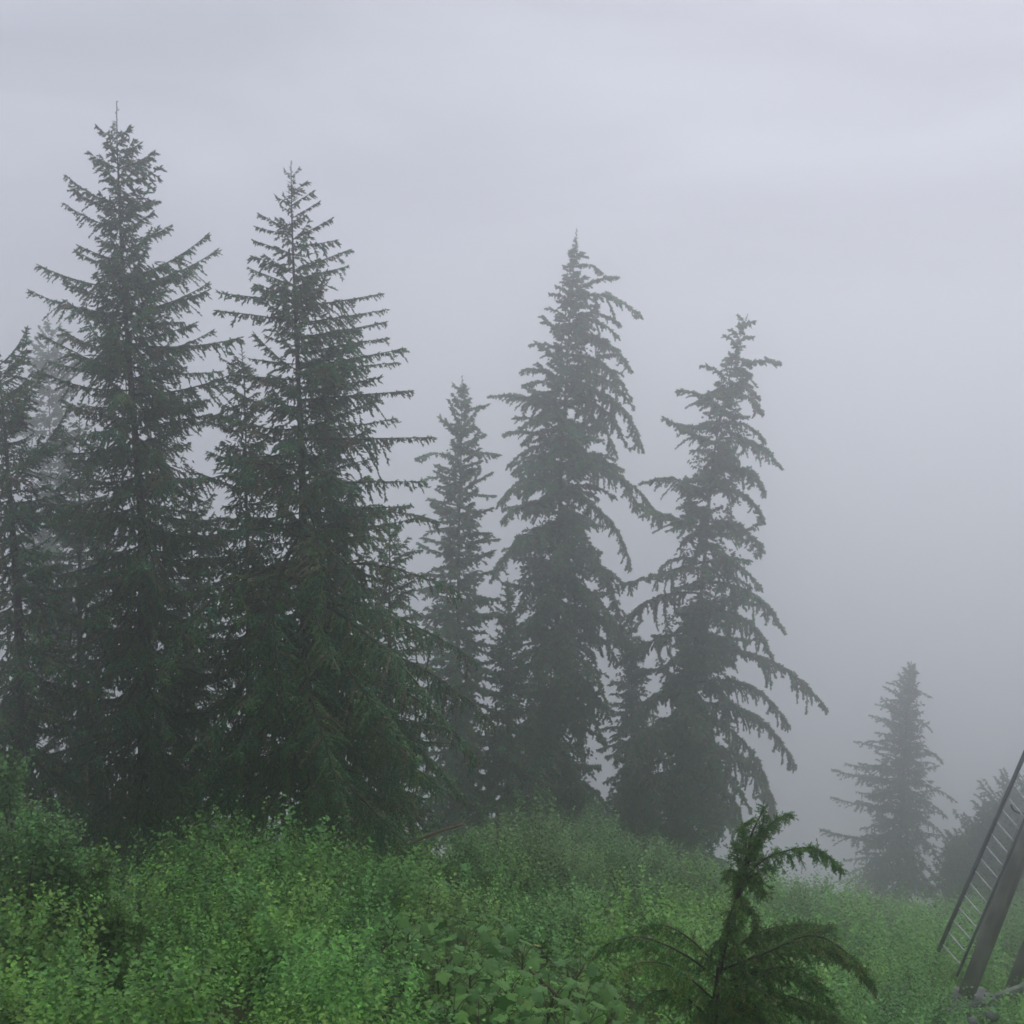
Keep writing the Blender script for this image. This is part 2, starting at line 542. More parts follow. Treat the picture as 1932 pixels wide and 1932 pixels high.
conifer('spruce_tree', 'tallest spruce on the left with a thin bare leader and broad ragged crown', 'tree', 25,
    [(220, 190), (222, 300), (232, 520), (250, 760), (268, 1000), (274, 1400), (276, 1600)],
    [(190, 4, 4), (240, 14, 12), (300, 28, 42), (360, 42, 55), (420, 50, 68), (480, 62, 80), (560, 110, 130), (650, 120, 165), (800, 175, 190), (1000, 215, 215), (1200, 235, 230), (1400, 245, 225), (1560, 220, 200)],
    [(262, 184, 239), (258, 245, 239), (285, 264, 271), (318, 167, 287), (318, 290, 287), (345, 303, 315), (385, 126, 332), (398, 132, 350), (430, 123, 385), (400, 290, 379), (455, 323, 425),
     (505, 144, 473), (545, 71, 499), (590, 54, 547), (530, 393, 441), (545, 411, 470), (590, 394, 533), (585, 392, 548), (640, 370, 609), (650, 456, 636), (665, 115, 620), (700, 90, 680), (690, 420, 700), (745, 470, 690), (560, 215, 640, DROOP, -0.7), (640, 290, 740, DROOP, -0.7), (740, 230, 850, DROOP, -0.7), (820, 330, 960, DROOP, -0.7), (900, 200, 1050, DROOP, -0.7), (980, 300, 1140, DROOP, -0.7), (1080, 160, 1230, DROOP, -0.7)],
    style='tassel', per_m=15, base_r=0.26, pitch=((0, 50), (0.2, 26), (0.4, 6), (0.65, -12), (0.85, -28), (1, -40)), kfill=0.12, kvar=0.25, ncore=420, wild=13)

conifer('spruce_tree', 'second tall spruce with long level boughs and see-through upper trunk', 'tree', 24,
    [(549, 303), (551, 420), (556, 560), (562, 700), (569, 860), (573, 1100), (582, 1400), (590, 1620)],
    [(303, 4, 4), (345, 12, 16), (390, 20, 28), (440, 32, 38), (500, 42, 52), (560, 66, 78), (640, 95, 110), (720, 130, 160), (820, 165, 205), (950, 190, 235), (1100, 215, 265), (1250, 240, 300), (1400, 255, 320), (1560, 220, 270)],
    [(335, 537, 321), (335, 564, 317), (365, 577, 344), (385, 523, 373), (388, 589, 363), (402, 530, 388), (412, 602, 381), (438, 489, 404), (452, 625, 413), (445, 483, 428), (480, 479, 454), (466, 633, 454),
     (513, 661, 471), (528, 654, 503), (512, 477, 484), (540, 470, 506), (560, 483, 537), (572, 412, 552), (606, 408, 586), (582, 720, 554), (612, 728, 584), (638, 729, 607), (668, 733, 638), (695, 762, 658),
     (702, 750, 684), (742, 718, 712), (755, 777, 737), (815, 746, 790), (830, 816, 825), (900, 801, 909), (1020, 830, 985, DROOP), (1090, 870, 1120, DROOP), (1140, 900, 1250, DROOP), (1200, 935, 1370, DROOP), (1260, 905, 1440, DROOP), (1320, 880, 1520, DROOP),
     (1000, 545, 1330, DROOP, -0.75), (1180, 660, 1590, DROOP, -0.7), (1180, 790, 1440, DROOP, -0.7), (1060, 480, 1330, DROOP, -0.7), (1060, 300, 1290, DROOP, -0.7), (940, 600, 1150, DROOP, -0.7), (880, 520, 1010, DROOP, -0.7), (1010, 720, 1200, DROOP, -0.7), (1120, 850, 1380, DROOP, -0.6), (790, 620, 900, DROOP, -0.7)],
    style='tassel', per_m=14, base_r=0.22, pitch=((0, 45), (0.2, 22), (0.45, 5), (0.65, -16), (0.85, -32), (1, -44)), kfill=0.1, kvar=0.25, ncore=300, wild=12)

conifer('spruce_tree', 'slender spruce wedged between the two tallest spruces', 'tree', 26,
    [(455, 640), (462, 760), (466, 1000), (470, 1300), (474, 1600)],
    [(640, 4, 4), (690, 35, 30), (780, 70, 60), (900, 95, 85), (1050, 120, 105), (1250, 140, 120), (1500, 150, 130)],
    [(700, 415, 675), (760, 385, 790), (780, 350, 800, FLAT)], style='tassel', per_m=13, base_r=0.14, pitch=((0, 40), (0.4, 5), (0.8, -30), (1, -45)), kfill=0.1)

conifer('spruce_tree', 'thin spruce stem rising within the right side of the second tall spruce', 'tree', 26.5,
    [(623, 600), (622, 700), (618, 900), (622, 1200), (630, 1600)],
    [(600, 4, 4), (660, 22, 22), (760, 42, 40), (900, 65, 75), (1100, 90, 120), (1300, 110, 150), (1500, 110, 150)],
    [], style='tassel', per_m=12, base_r=0.13, pitch=((0, 40), (0.4, 0), (0.8, -35), (1, -48)), kfill=0.1)

conifer('spruce_tree', 'dark spruce at the left edge with upswept boughs', 'tree', 23,
    [(-8, 640), (4, 760), (20, 950), (36, 1200), (32, 1400), (26, 1600)],
    [(640, 5, 5), (700, 60, 40), (780, 90, 80), (900, 130, 125), (1100, 170, 150), (1300, 200, 165), (1500, 200, 150)],
    [(690, 50, 620), (720, 48, 645), (760, 85, 690), (1090, 95, 1220, DROOP)], style='tassel', per_m=14, base_r=0.24, pitch=((0, 45), (0.3, 15), (0.7, -25), (1, -50)), kfill=0.15)

conifer('spruce_tree', 'pale hazy spruce far behind the tallest spruce at the left', 'tree', 52,
    [(90, 590), (92, 700), (95, 900), (98, 1200)],
    [(590, 4, 4), (620, 20, 22), (680, 45, 50), (760, 65, 70), (900, 90, 95), (1200, 110, 115)],
    [], style='hoary', per_m=7, base_r=0.22, pitch=((0, 45), (0.3, 15), (0.7, -15), (1, -35)), kfill=0.15)

conifer('spruce_tree', 'short misty spruce in the gap right of the second tall spruce', 'tree', 44,
    [(872, 708), (870, 850), (866, 1000), (864, 1250), (862, 1480)],
    [(708, 6, 6), (740, 16, 18), (790, 30, 34), (850, 42, 48), (920, 60, 60), (1020, 80, 70), (1200, 105, 90), (1450, 120, 110), (1560, 120, 110)],
    [(775, 918, 765), (800, 838, 800), (850, 940, 858), (870, 785, 865, DROOP), (910, 800, 905, DROOP), (930, 935, 935), (1000, 800, 1010, DROOP), (1120, 930, 1150, DROOP)],
    style='hoary', per_m=12, base_r=0.22, pitch=((0, 45), (0.3, 15), (0.6, -10), (1, -40)), kfill=0.1)

conifer('spruce_tree', 'misty spruce at centre right with a narrow spire and drooping right boughs', 'tree', 48,
    [(1088, 430), (1078, 560), (1068, 720), (1058, 900), (1052, 1150), (1048, 1400), (1046, 1520)],
    [(430, 6, 6), (490, 12, 14), (530, 24, 30), (600, 38, 48), (680, 55, 75), (760, 85, 95), (850, 100, 120), (950, 118, 130), (1080, 120, 125), (1230, 135, 130), (1400, 140, 135), (1560, 140, 135)],
    [(478, 1110, 485, FLAT), (505, 1137, 515), (565, 1164, 523), (560, 1208, 597, DROOP), (598, 1170, 613, DROOP), (600, 1167, 637, DROOP), (630, 1154, 656, DROOP), (640, 1193, 703, DROOP), (672, 1160, 711, DROOP), (668, 1192, 758, DROOP), (700, 1197, 774, DROOP), (720, 1214, 854, DROOP), (740, 1182, 844, DROOP), (765, 1165, 865, DROOP),
     (515, 1062, 501), (575, 1038, 555), (610, 1029, 582), (672, 999, 651), (725, 984, 701), (745, 987, 727), (780, 982, 753), (790, 920, 750), (820, 971, 788), (850, 954, 818), (850, 1205, 965, DROOP), (880, 1250, 990, DROOP), (930, 1190, 1075, DROOP), (1010, 1180, 1220, DROOP), (1080, 1175, 1235, DROOP), (900, 940, 950, DROOP), (1000, 925, 1100, DROOP)],
    style='hoary', per_m=15, base_r=0.27, pitch=((0, 55), (0.12, 25), (0.3, -5), (0.55, -24), (0.8, -38), (1, -50)), kfill=-0.25, wild=18, kvar=0.4, fat=1.25, core=0.55, ncore=380)

conifer('spruce_tree', 'misty gnarled spruce at right with leaning top and one long low bough', 'tree', 47,
    [(1411, 592), (1395, 640), (1378, 700), (1362, 780), (1345, 870), (1334, 1000), (1320, 1150), (1300, 1300), (1282, 1450), (1270, 1600)],
    [(592, 5, 4), (620, 22, 14), (650, 26, 22), (680, 20, 18), (705, 34, 40), (760, 62, 62), (840, 70, 78), (920, 75, 85), (1000, 70, 85), (1120, 95, 95), (1250, 110, 120), (1350, 130, 155), (1450, 135, 175), (1640, 130, 150)],
    [(622, 1419, 608), (650, 1421, 636), (655, 1366, 633), (690, 1415, 681), (712, 1471, 684), (725, 1322, 690), (735, 1434, 753, DROOP), (745, 1440, 781, DROOP), (790, 1278, 738), (800, 1444, 834, DROOP), (830, 1476, 886, DROOP), (840, 1252, 788, FLAT),
     (945, 1206, 914, DROOP), (880, 1445, 936, DROOP), (920, 1440, 983, DROOP), (1000, 1195, 946, FLAT), (985, 1436, 1045, DROOP), (1060, 1436, 1112, DROOP), (1100, 1481, 1196, DROOP), (1150, 1458, 1247, DROOP), (1230, 1562, 1342, DROOP), (1290, 1488, 1371, DROOP), (1330, 1500, 1447, DROOP), (1340, 1449, 1480, DROOP),
     (1060, 1165, 1104, FLAT), (1120, 1170, 1190, DROOP), (1200, 1160, 1260, DROOP), (1400, 1465, 1560, DROOP), (1300, 1180, 1390, DROOP), (1450, 1400, 1600, DROOP)],
    style='hoary', per_m=9, base_r=0.25, pitch=((0, 50), (0.1, 15), (0.3, -5), (0.55, -20), (0.8, -38), (1, -55)), kfill=-0.2, fill_len=(0.3, 1.15), wild=22, kvar=0.5, fat=1.45, core=0.6, ncore=260, bare=lambda u, c: math.sin(u * 42 + (1 if c > 0 else 4)) > 0.75)

conifer('spruce_tree', 'small isolated spruce fading into fog beside the steel tower', 'tree', 70,
    [(1720, 1247), (1712, 1330), (1705, 1450), (1698, 1600), (1695, 1700)],
    [(1247, 5, 5), (1275, 20, 14), (1310, 34, 26), (1350, 50, 36), (1420, 70, 52), (1500, 95, 75), (1580, 115, 85), (1680, 130, 100)],
    [(1300, 1676, 1288), (1345, 1652, 1328), (1370, 1640, 1349), (1420, 1611, 1399), (1460, 1596, 1441), (1480, 1570, 1452), (1535, 1568, 1504), (1600, 1548, 1565),
     (1308, 1754, 1314, DROOP), (1350, 1759, 1381, DROOP), (1410, 1777, 1437, DROOP), (1480, 1804, 1513, DROOP), (1500, 1787, 1543, DROOP), (1530, 1789, 1589, DROOP)],
    style='far', per_m=16, core=0.6, ncore=300, base_r=0.25, pitch=((0, 50), (0.2, 30), (0.5, 5), (0.8, -20), (1, -40)), kfill=0.0)

for px, py, D, hl, hr, lab in [
        (150, 770, 30, 150, 150, 'dark spruce filling the gap behind the left edge spruce'),
        (362, 880, 30, 150, 150, 'dark spruce behind the gap between the two tallest spruces'),
        (735, 960, 29, 150, 170, 'dark spruce behind the right skirts of the second tall spruce'),
        (958, 1090, 44, 95, 110, 'low dark spruce at the left foot of the misty narrow-spired spruce'),
        (1192, 1150, 50, 100, 100, 'low misty spruce between the two big misty spruces')]:
    conifer('spruce_tree', lab, 'tree', D, [(px, py), (px, py + 250), (px + 3, 1620)],
        [(py, 5, 5), (py + 50, hl * 0.2, hr * 0.2), (py + 150, hl * 0.45, hr * 0.45), (py + 350, hl * 0.85, hr * 0.85), (1600, hl, hr)],
        style='hoary' if D > 32 else 'tassel', per_m=14, base_r=0.2, pitch=((0, 45), (0.3, 10), (0.6, -15), (1, -42)), kfill=0.0, kvar=0.3, wild=13)

far_trees = [(1800, 1572, 62, 80, 'thin spiky tree in the fog just right of the isolated spruce'),
             (1838, 1560, 66, 105, 'low rounded hazy tree between isolated spruce and tower handrail'),
             (1872, 1522, 64, 120, 'hazy tree whose crown meets the tower handrail'),
             (1906, 1486, 63, 130, 'tallest hazy tree seen through the tower ladder'),
             (1955, 1462, 67, 150, 'hazy tree at the right edge behind the tower')]
for px, py, D, hw, lab in far_trees:
    conifer('misty_tree', lab, 'tree', D, [(px, py), (px + 1, py + 90), (px + 2, py + 260)],
        [(py, 6, 6), (py + 20, hw * 0.22, hw * 0.22), (py + 60, hw * 0.5, hw * 0.5), (py + 120, hw * 0.8, hw * 0.8), (py + 260, hw, hw)],
        style='far', per_m=15, core=0.8, ncore=260, base_r=0.2, pitch=((0, 60), (0.5, 30), (1, -10)), kfill=0.1, group='hazy trees behind the tower')

# ------------------------------------------------------------------ young hemlock near the camera
def hemlock():
    D = 9.0
    pts = [(1340, 1990), (1345, 1930), (1364, 1793), (1380, 1731), (1402, 1660), (1411, 1628), (1416, 1580), (1440, 1528)]
    tp = np.array([W(px, py, D) for px, py in pts])
    g = float(gz(tp[0][0], tp[0][1]))
    tp = np.vstack([[tp[0][0] - 0.05, tp[0][1], g - 0.2], tp])
    root = thing('young_hemlock', 'young hemlock with nodding top and arching boughs in the right foreground', 'tree', (tp[0][0], tp[0][1], g))
    o = np.array(root.location)
    path = smooth_path(tp, 60)
    b = Buf()
    tube(b, path - o, np.linspace(0.045, 0.006, len(path)), (1, 1, 1), 0, 8)
    obj('trunk', b.mesh('trunk', [M_TWIG], True), root)
    HG = np.array([(0.042, 0.095, 0.022), (0.034, 0.082, 0.024), (0.054, 0.102, 0.022), (0.066, 0.088, 0.028)]) * 1.9
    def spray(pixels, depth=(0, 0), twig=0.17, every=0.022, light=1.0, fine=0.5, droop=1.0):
        n = len(pixels)
        P = np.array([W(px, py, D + np.interp(i, [0, n - 1], depth)) for i, (px, py) in enumerate(pixels)]) - o
        sp = smooth_path(P, 40)
        cum = np.concatenate([[0], np.cumsum(np.linalg.norm(np.diff(sp, axis=0), axis=1))])
        L = cum[-1]
        f = lambda s: np.stack([np.interp(s, cum, sp[:, c]) for c in range(3)], -1)
        bb = Buf()
        tube(bb, sp, np.linspace(0.004 + 0.006 * L, 0.0018, len(sp)), (1, 1, 1), 1, 5, False)
        NP, ND, NC = [], [], []
        def needles(p0, p1, c, dens=0.0034):
            ln = np.linalg.norm(p1 - p0); k = max(3, int(ln / dens))
            s = rng.uniform(0, 1, k)[:, None]
            d = (p1 - p0) / max(ln, 1e-6)
            nd = 0.65 * d + rng.normal(0, 0.55, (k, 3)); nd[:, 2] -= 0.12
            NP.append(p0 + (p1 - p0) * s); ND.append(nd); NC.append(c * rng.uniform(0.7, 1.4, (k, 1)))
        nt_ = int(L / every * 1.35)
        for i in range(nt_):
            s = (i + rng.uniform(0, 1)) / nt_ * L * 0.97 + 0.02 * L
            t = s / L
            p = f(np.array([s]))[0]; T = unit(f(np.array([min(s + 0.02, L)]))[0] - f(np.array([max(s - 0.02, 0)]))[0])
            sd_ = unit(np.cross(T, np.array([0, 0, 1.])) + rng.normal(0, 0.2, 3))
            ln = twig * rng.uniform(0.35, 1.15) * (1 - 0.75 * t ** 2) * min(1, 0.5 + 2 * t)
            d = unit(0.6 * T + (1 if i % 2 else -1) * rng.uniform(0.1, 0.9) * sd_ + np.array([0, 0, -rng.uniform(-0.35, 1.5) * droop]))
            e = p + d * ln + np.array([0, 0, -0.35 * ln * droop])
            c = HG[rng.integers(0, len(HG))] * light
            needles(p, e, c)
            for j in range(int(3 + ln / 0.022)):
                ss = rng.uniform(0.2, 1)
                q = p + (e - p) * ss
                d2 = unit(0.8 * d + rng.normal(0, 0.5, 3) + np.array([0, 0, -0.3 * droop]))
                needles(q, q + d2 * rng.uniform(0.03, 0.08), c * rng.uniform(0.9, 1.7))
        for i in range(12):
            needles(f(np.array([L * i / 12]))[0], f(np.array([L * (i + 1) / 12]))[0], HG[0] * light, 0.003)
        NP = np.vstack(NP); ND = np.vstack(ND); NC = np.vstack(NC)
        blades(bb, NP, ND, rng.uniform(0.014, 0.026, len(NP)), 0.0075, NC, 0)
        obj('bough', bb.mesh('bough', [M_HEMLOCK, M_TWIG]), root)
    # nodding crown
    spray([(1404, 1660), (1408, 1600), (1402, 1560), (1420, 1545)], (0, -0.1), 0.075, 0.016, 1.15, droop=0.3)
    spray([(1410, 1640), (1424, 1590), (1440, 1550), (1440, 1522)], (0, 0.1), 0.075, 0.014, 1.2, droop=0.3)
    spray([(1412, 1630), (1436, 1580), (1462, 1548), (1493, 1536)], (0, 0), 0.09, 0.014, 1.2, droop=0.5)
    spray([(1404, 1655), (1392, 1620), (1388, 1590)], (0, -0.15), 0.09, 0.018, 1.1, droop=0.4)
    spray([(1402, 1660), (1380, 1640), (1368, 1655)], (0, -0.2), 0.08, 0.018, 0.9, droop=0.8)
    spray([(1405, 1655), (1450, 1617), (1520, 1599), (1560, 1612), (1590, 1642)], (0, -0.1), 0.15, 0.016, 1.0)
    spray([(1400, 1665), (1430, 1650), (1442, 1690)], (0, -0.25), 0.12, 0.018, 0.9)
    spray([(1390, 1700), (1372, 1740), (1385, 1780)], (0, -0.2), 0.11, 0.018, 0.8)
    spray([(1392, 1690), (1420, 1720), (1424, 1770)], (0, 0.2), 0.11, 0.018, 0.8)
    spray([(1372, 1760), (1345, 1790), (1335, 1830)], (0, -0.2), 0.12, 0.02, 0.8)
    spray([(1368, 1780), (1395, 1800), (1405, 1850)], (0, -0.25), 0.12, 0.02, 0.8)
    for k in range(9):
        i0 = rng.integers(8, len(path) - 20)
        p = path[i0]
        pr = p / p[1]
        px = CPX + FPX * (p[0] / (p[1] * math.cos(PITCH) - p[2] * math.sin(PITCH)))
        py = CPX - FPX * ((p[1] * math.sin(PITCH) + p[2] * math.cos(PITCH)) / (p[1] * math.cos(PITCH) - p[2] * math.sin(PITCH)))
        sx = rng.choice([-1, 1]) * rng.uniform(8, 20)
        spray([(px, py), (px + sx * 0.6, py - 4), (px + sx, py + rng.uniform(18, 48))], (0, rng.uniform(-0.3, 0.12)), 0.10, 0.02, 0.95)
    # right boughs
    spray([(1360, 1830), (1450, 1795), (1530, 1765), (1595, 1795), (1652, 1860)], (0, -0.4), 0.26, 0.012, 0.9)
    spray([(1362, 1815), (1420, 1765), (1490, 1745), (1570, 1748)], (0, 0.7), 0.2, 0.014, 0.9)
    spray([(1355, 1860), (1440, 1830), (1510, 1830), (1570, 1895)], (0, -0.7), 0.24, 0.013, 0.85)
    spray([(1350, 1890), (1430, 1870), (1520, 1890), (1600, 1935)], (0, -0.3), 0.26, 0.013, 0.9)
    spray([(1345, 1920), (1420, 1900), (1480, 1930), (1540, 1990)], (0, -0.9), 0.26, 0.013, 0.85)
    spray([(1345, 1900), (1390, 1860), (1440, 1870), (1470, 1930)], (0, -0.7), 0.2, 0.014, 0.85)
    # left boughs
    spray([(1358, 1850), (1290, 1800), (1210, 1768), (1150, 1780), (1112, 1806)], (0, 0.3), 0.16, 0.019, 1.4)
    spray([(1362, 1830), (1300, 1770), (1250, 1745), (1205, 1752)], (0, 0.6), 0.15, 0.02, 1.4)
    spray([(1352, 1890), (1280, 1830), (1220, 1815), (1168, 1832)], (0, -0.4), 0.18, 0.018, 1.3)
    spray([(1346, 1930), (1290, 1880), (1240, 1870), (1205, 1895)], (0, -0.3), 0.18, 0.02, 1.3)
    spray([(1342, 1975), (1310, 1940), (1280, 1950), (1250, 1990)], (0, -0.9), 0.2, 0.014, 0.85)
hemlock()

# ------------------------------------------------------------------ leafy shrubs
def leaves(buf, P, Tp, N, ln, wd, col, fine=True, m=0):
    n = len(P)
    Tp = unit(Tp); S = unit(np.cross(N, Tp)); Nn = np.cross(Tp, S)
    ln = ln[:, None]; wd = wd[:, None]
    fold = 0.18
    if fine:
        V = np.stack([P, P + Tp * ln * 0.30 - S * wd * 0.45 + Nn * wd * fold, P + Tp * ln * 0.68 - S * wd * 0.36 + Nn * wd * fold * 0.7,
                      P + Tp * ln - Nn * ln * 0.12, P + Tp * ln * 0.68 + S * wd * 0.36 + Nn * wd * fold * 0.7, P + Tp * ln * 0.30 + S * wd * 0.45 + Nn * wd * fold], 1)
        f = np.array([(0, 2, 1), (0, 3, 2), (0, 4, 3), (0, 5, 4)]); K = 6
    else:
        V = np.stack([P, P + Tp * ln * 0.5 - S * wd * 0.5 + Nn * wd * fold, P + Tp * ln - Nn * ln * 0.1, P + Tp * ln * 0.5 + S * wd * 0.5 + Nn * wd * fold], 1)
        f = np.array([(0, 2, 1), (0, 3, 2)]); K = 4
    F = (np.arange(n)[:, None, None] * K + f[None]).reshape(-1, 3)
    buf.add(V.reshape(-1, 3), F, np.repeat(col, K, 0), m)

def shrub_leaves(buf, c, rx, h, nshoot, size, base, per=9, fine=True, slim=0.62):
    """leaves on shoots that end over an uneven dome"""
    u = rng.normal(size=(nshoot, 3)); u[:, 2] = np.abs(u[:, 2]) * 0.9 + 0.05; u = unit(u)
    az = np.arctan2(u[:, 1], u[:, 0])
    lump = 1 + 0.18 * np.sin(az * 3 + rng.uniform(0, 6)) + 0.12 * np.sin(az * 5 + u[:, 2] * 6 + rng.uniform(0, 6))
    rr = rng.uniform(0.70, 1.06, nshoot) ** 0.8 * lump
    tip = c + np.stack([u[:, 0] * rx * rr, u[:, 1] * rx * rr, h * (0.15 + 0.85 * u[:, 2]) * rr], 1)
    sdir = unit(u * np.array([0.7, 0.7, 0.6]) + np.array([0, 0, 0.75]) + rng.normal(0, 0.22, (nshoot, 3)))
    sl = rng.uniform(3.5, 7.0, nshoot) * size
    k = per
    fr = np.linspace(0.05, 1, k)[None, :]
    P = tip[:, None] - sdir[:, None] * (sl[:, None] * (1 - fr))[..., None]
    ang = (np.arange(k)[None] * 2.4 + rng.uniform(0, 6.28, (nshoot, 1)) + rng.normal(0, 0.3, (nshoot, k)))
    ref = unit(np.cross(sdir, np.array([0.3, 0.9, 0.1])))
    b2 = np.cross(sdir, ref)
    side = np.cos(ang)[..., None] * ref[:, None] + np.sin(ang)[..., None] * b2[:, None]
    Tp = unit(side + sdir[:, None] * 0.55 + np.array([0, 0, -0.05]) + rng.normal(0, 0.15, side.shape))
    N = unit(u[:, None] * 0.9 + sdir[:, None] * 0.3 - side * 0.25 + np.array([0, -0.15, 0.45]) + rng.normal(0, 0.2, side.shape))
    shootc = base * rng.uniform(0.75, 1.3, (nshoot, 1)) * (1 + rng.normal(0, 0.05, (nshoot, 3)))
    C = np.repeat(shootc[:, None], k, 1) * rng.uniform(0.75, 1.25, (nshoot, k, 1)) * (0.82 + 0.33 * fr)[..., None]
    n = nshoot * k
    ln = size * rng.uniform(0.6, 1.25, n) * np.tile(np.linspace(1.1, 0.75, k), nshoot)
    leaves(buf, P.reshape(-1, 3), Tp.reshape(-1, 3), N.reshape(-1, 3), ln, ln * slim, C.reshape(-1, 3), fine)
    return tip, sdir

PAL = 2.25 * np.array([(0.056, 0.130, 0.026), (0.074, 0.145, 0.024), (0.046, 0.115, 0.030), (0.088, 0.145, 0.025), (0.046, 0.118, 0.036), (0.064, 0.146, 0.027), (0.080, 0.125, 0.027)])
PAL = (PAL * 0.62 + PAL.mean(0) * 0.38) * np.array([0.88, 1.02, 0.85])

def undergrowth():
    buf = Buf()
    cs = []
    mounds = []
    yy_ = 4.0
    while yy_ < 50:                       # rolling mounds of brush with hollows between
        sp_ = 1.9 + 0.05 * yy_
        xx_ = -0.55 * yy_ - 3 + rng.uniform(0, sp_)
        while xx_ < 0.55 * yy_ + 3:
            mounds.append((xx_ + rng.normal(0, sp_ * 0.22), yy_ + rng.normal(0, sp_ * 0.22), sp_ * rng.uniform(0.55, 0.85), rng.uniform(0.65, 1.2)))
            xx_ += sp_
        yy_ += sp_ * 0.85
    mounds = np.array(mounds)
    y = 5.0
    while y < 48:
        sp = 0.85 + 0.032 * y
        half = 0.50 * y + 1.3
        x = -half + rng.uniform(0, sp)
        while x < half:
            cx, cy = x + rng.normal(0, sp * 0.33), y + rng.normal(0, sp * 0.33)
            e = min(max(26 + cx, 17), 42)
            if cy < e + 3.0:
                cs.append((cx, cy, sp))
            x += sp
        y += sp * 0.8
    for cx, cy, sp in cs:
        if rng.random() < 0.10: continue
        zc = float(gz(cx, cy)) + 0.9
        dp = cy * math.cos(PITCH) - zc * math.sin(PITCH)
        ipx = CPX + FPX * cx / dp; ipy = CPX - FPX * (cy * math.sin(PITCH) + zc * math.cos(PITCH)) / dp
        broad = 690 < ipx < 1180 and ipy > 1690 + 0.12 * abs(ipx - 900) and cy < 18   # the broad-leaved clump grows here
        patch = math.sin(cx * 0.7 + 2.0) * math.sin(cy * 0.55) + 0.5 * math.sin(cx * 1.9 - cy * 1.3)
        md = 1 - ((cx - mounds[:, 0]) ** 2 + (cy - mounds[:, 1]) ** 2) / mounds[:, 2] ** 2
        h = 0.38 + 1.05 * float(np.max(np.maximum(md, 0) ** 0.6 * mounds[:, 3])) + 0.10 * patch + rng.normal(0, 0.10)
        h = min(max(0.35, h), 1.8) * (0.72 if broad else 1.0) * (1.3 if cy > 15 else 1.0)
        rx = sp * rng.uniform(0.55, 0.82) * (1.12 if cy > 15 else 1.0)
        dist = math.hypot(cx, cy)
        size = 0.070 + 0.0020 * max(0, dist - 8)
        size *= rng.choice([0.75, 1.0, 1.3], p=[0.35, 0.45, 0.2])
        ns = int(np.clip(1.9 * (rx * h * 4.0) / (size * size * 9 * 0.62), 14, 260))
        base = PAL[rng.integers(0, len(PAL))] * rng.uniform(0.8, 1.15)
        c = np.array([cx, cy, float(gz(cx, cy))])
        shrub_leaves(buf, c, rx, h, ns, size, base, per=9 if dist < 16 else 7, fine=dist < 11.5, slim=rng.choice([0.6, 0.75, 0.9]))
    return buf
ub = undergrowth()
obj('undergrowth', ub.mesh('undergrowth', [M_LEAF]), kind='stuff', label='dense low leafy green undergrowth covering the slope', category='undergrowth')

# individual shrubs that stand out of the thicket
SHRUBS = {'alder': ((0.100, 0.235, 0.056), 0.085, 0.62), 'willow': ((0.115, 0.235, 0.072), 0.085, 0.45), 'berry': ((0.115, 0.270, 0.048), 0.095, 0.72)}
def shrub(name, label, cat, px, py, D, wpx, kind, group=None):
    """crown top at pixel (px,py) at depth D, crown width wpx pixels: several overlapping lobes on stems"""
    top = W(px, py, D)
    g = float(gz(top[0], top[1]))
    h = max(0.7, top[2] - g)
    r = wpx * 0.5 * D / FPX * 1.05
    root = thing(name, label, cat, (top[0], top[1], g), group)
    base, size, slim = SHRUBS[kind]
    size = size * (1 + 0.02 * (D - 12))
    b = Buf(); st = Buf()
    nl = 7 + int(3 * r)
    for i in range(nl):
        an = i * 2.4 + rng.uniform(-0.4, 0.4); q = 0.0 if i == 0 else math.sqrt((i + 0.3) / nl)
        lr = r * rng.uniform(0.36, 0.52); hh = h * (1.0 if i == 0 else rng.uniform(0.62, 0.98) * (1 - 0.30 * q * q))
        c = np.array([math.cos(an) * q * r * 0.72, math.sin(an) * q * r * 0.72, 0.0])
        c[2] = float(gz(top[0] + c[0], top[1] + c[1])) - g
        lh = min(hh, lr * 1.7)
        ns = int(np.clip(2.0 * (lr * lh * 4.0) / (size * size * 9 * slim), 20, 260))
        cc = c + np.array([0, 0, hh - lh])
        shrub_leaves(b, cc, lr, lh, ns, size, np.array(base) * rng.uniform(0.8, 1.2), 9, D < 16, slim)
        if hh - lh > 0.3:   # leaves lower down the stems
            shrub_leaves(b, c + np.array([0, 0, (hh - lh) * 0.2]), lr * 0.9, (hh - lh) * 0.9, ns // 2, size, np.array(base) * rng.uniform(0.8, 1.1), 8, False, slim)
        tube(st, smooth_path([np.array([rng.normal(0, 0.08), rng.normal(0, 0.08), -0.15]), c * 0.5 + np.array([0, 0, hh * 0.5]), c + np.array([0, 0, hh * 0.9])], 8), np.linspace(0.022, 0.006, 9), (1, 1, 1), 0, 5, False)
    obj('foliage', b.mesh('foliage', [M_LEAF]), root, kind='stuff')
    obj('stems', st.mesh('stems', [M_STEM]), root)
    return root

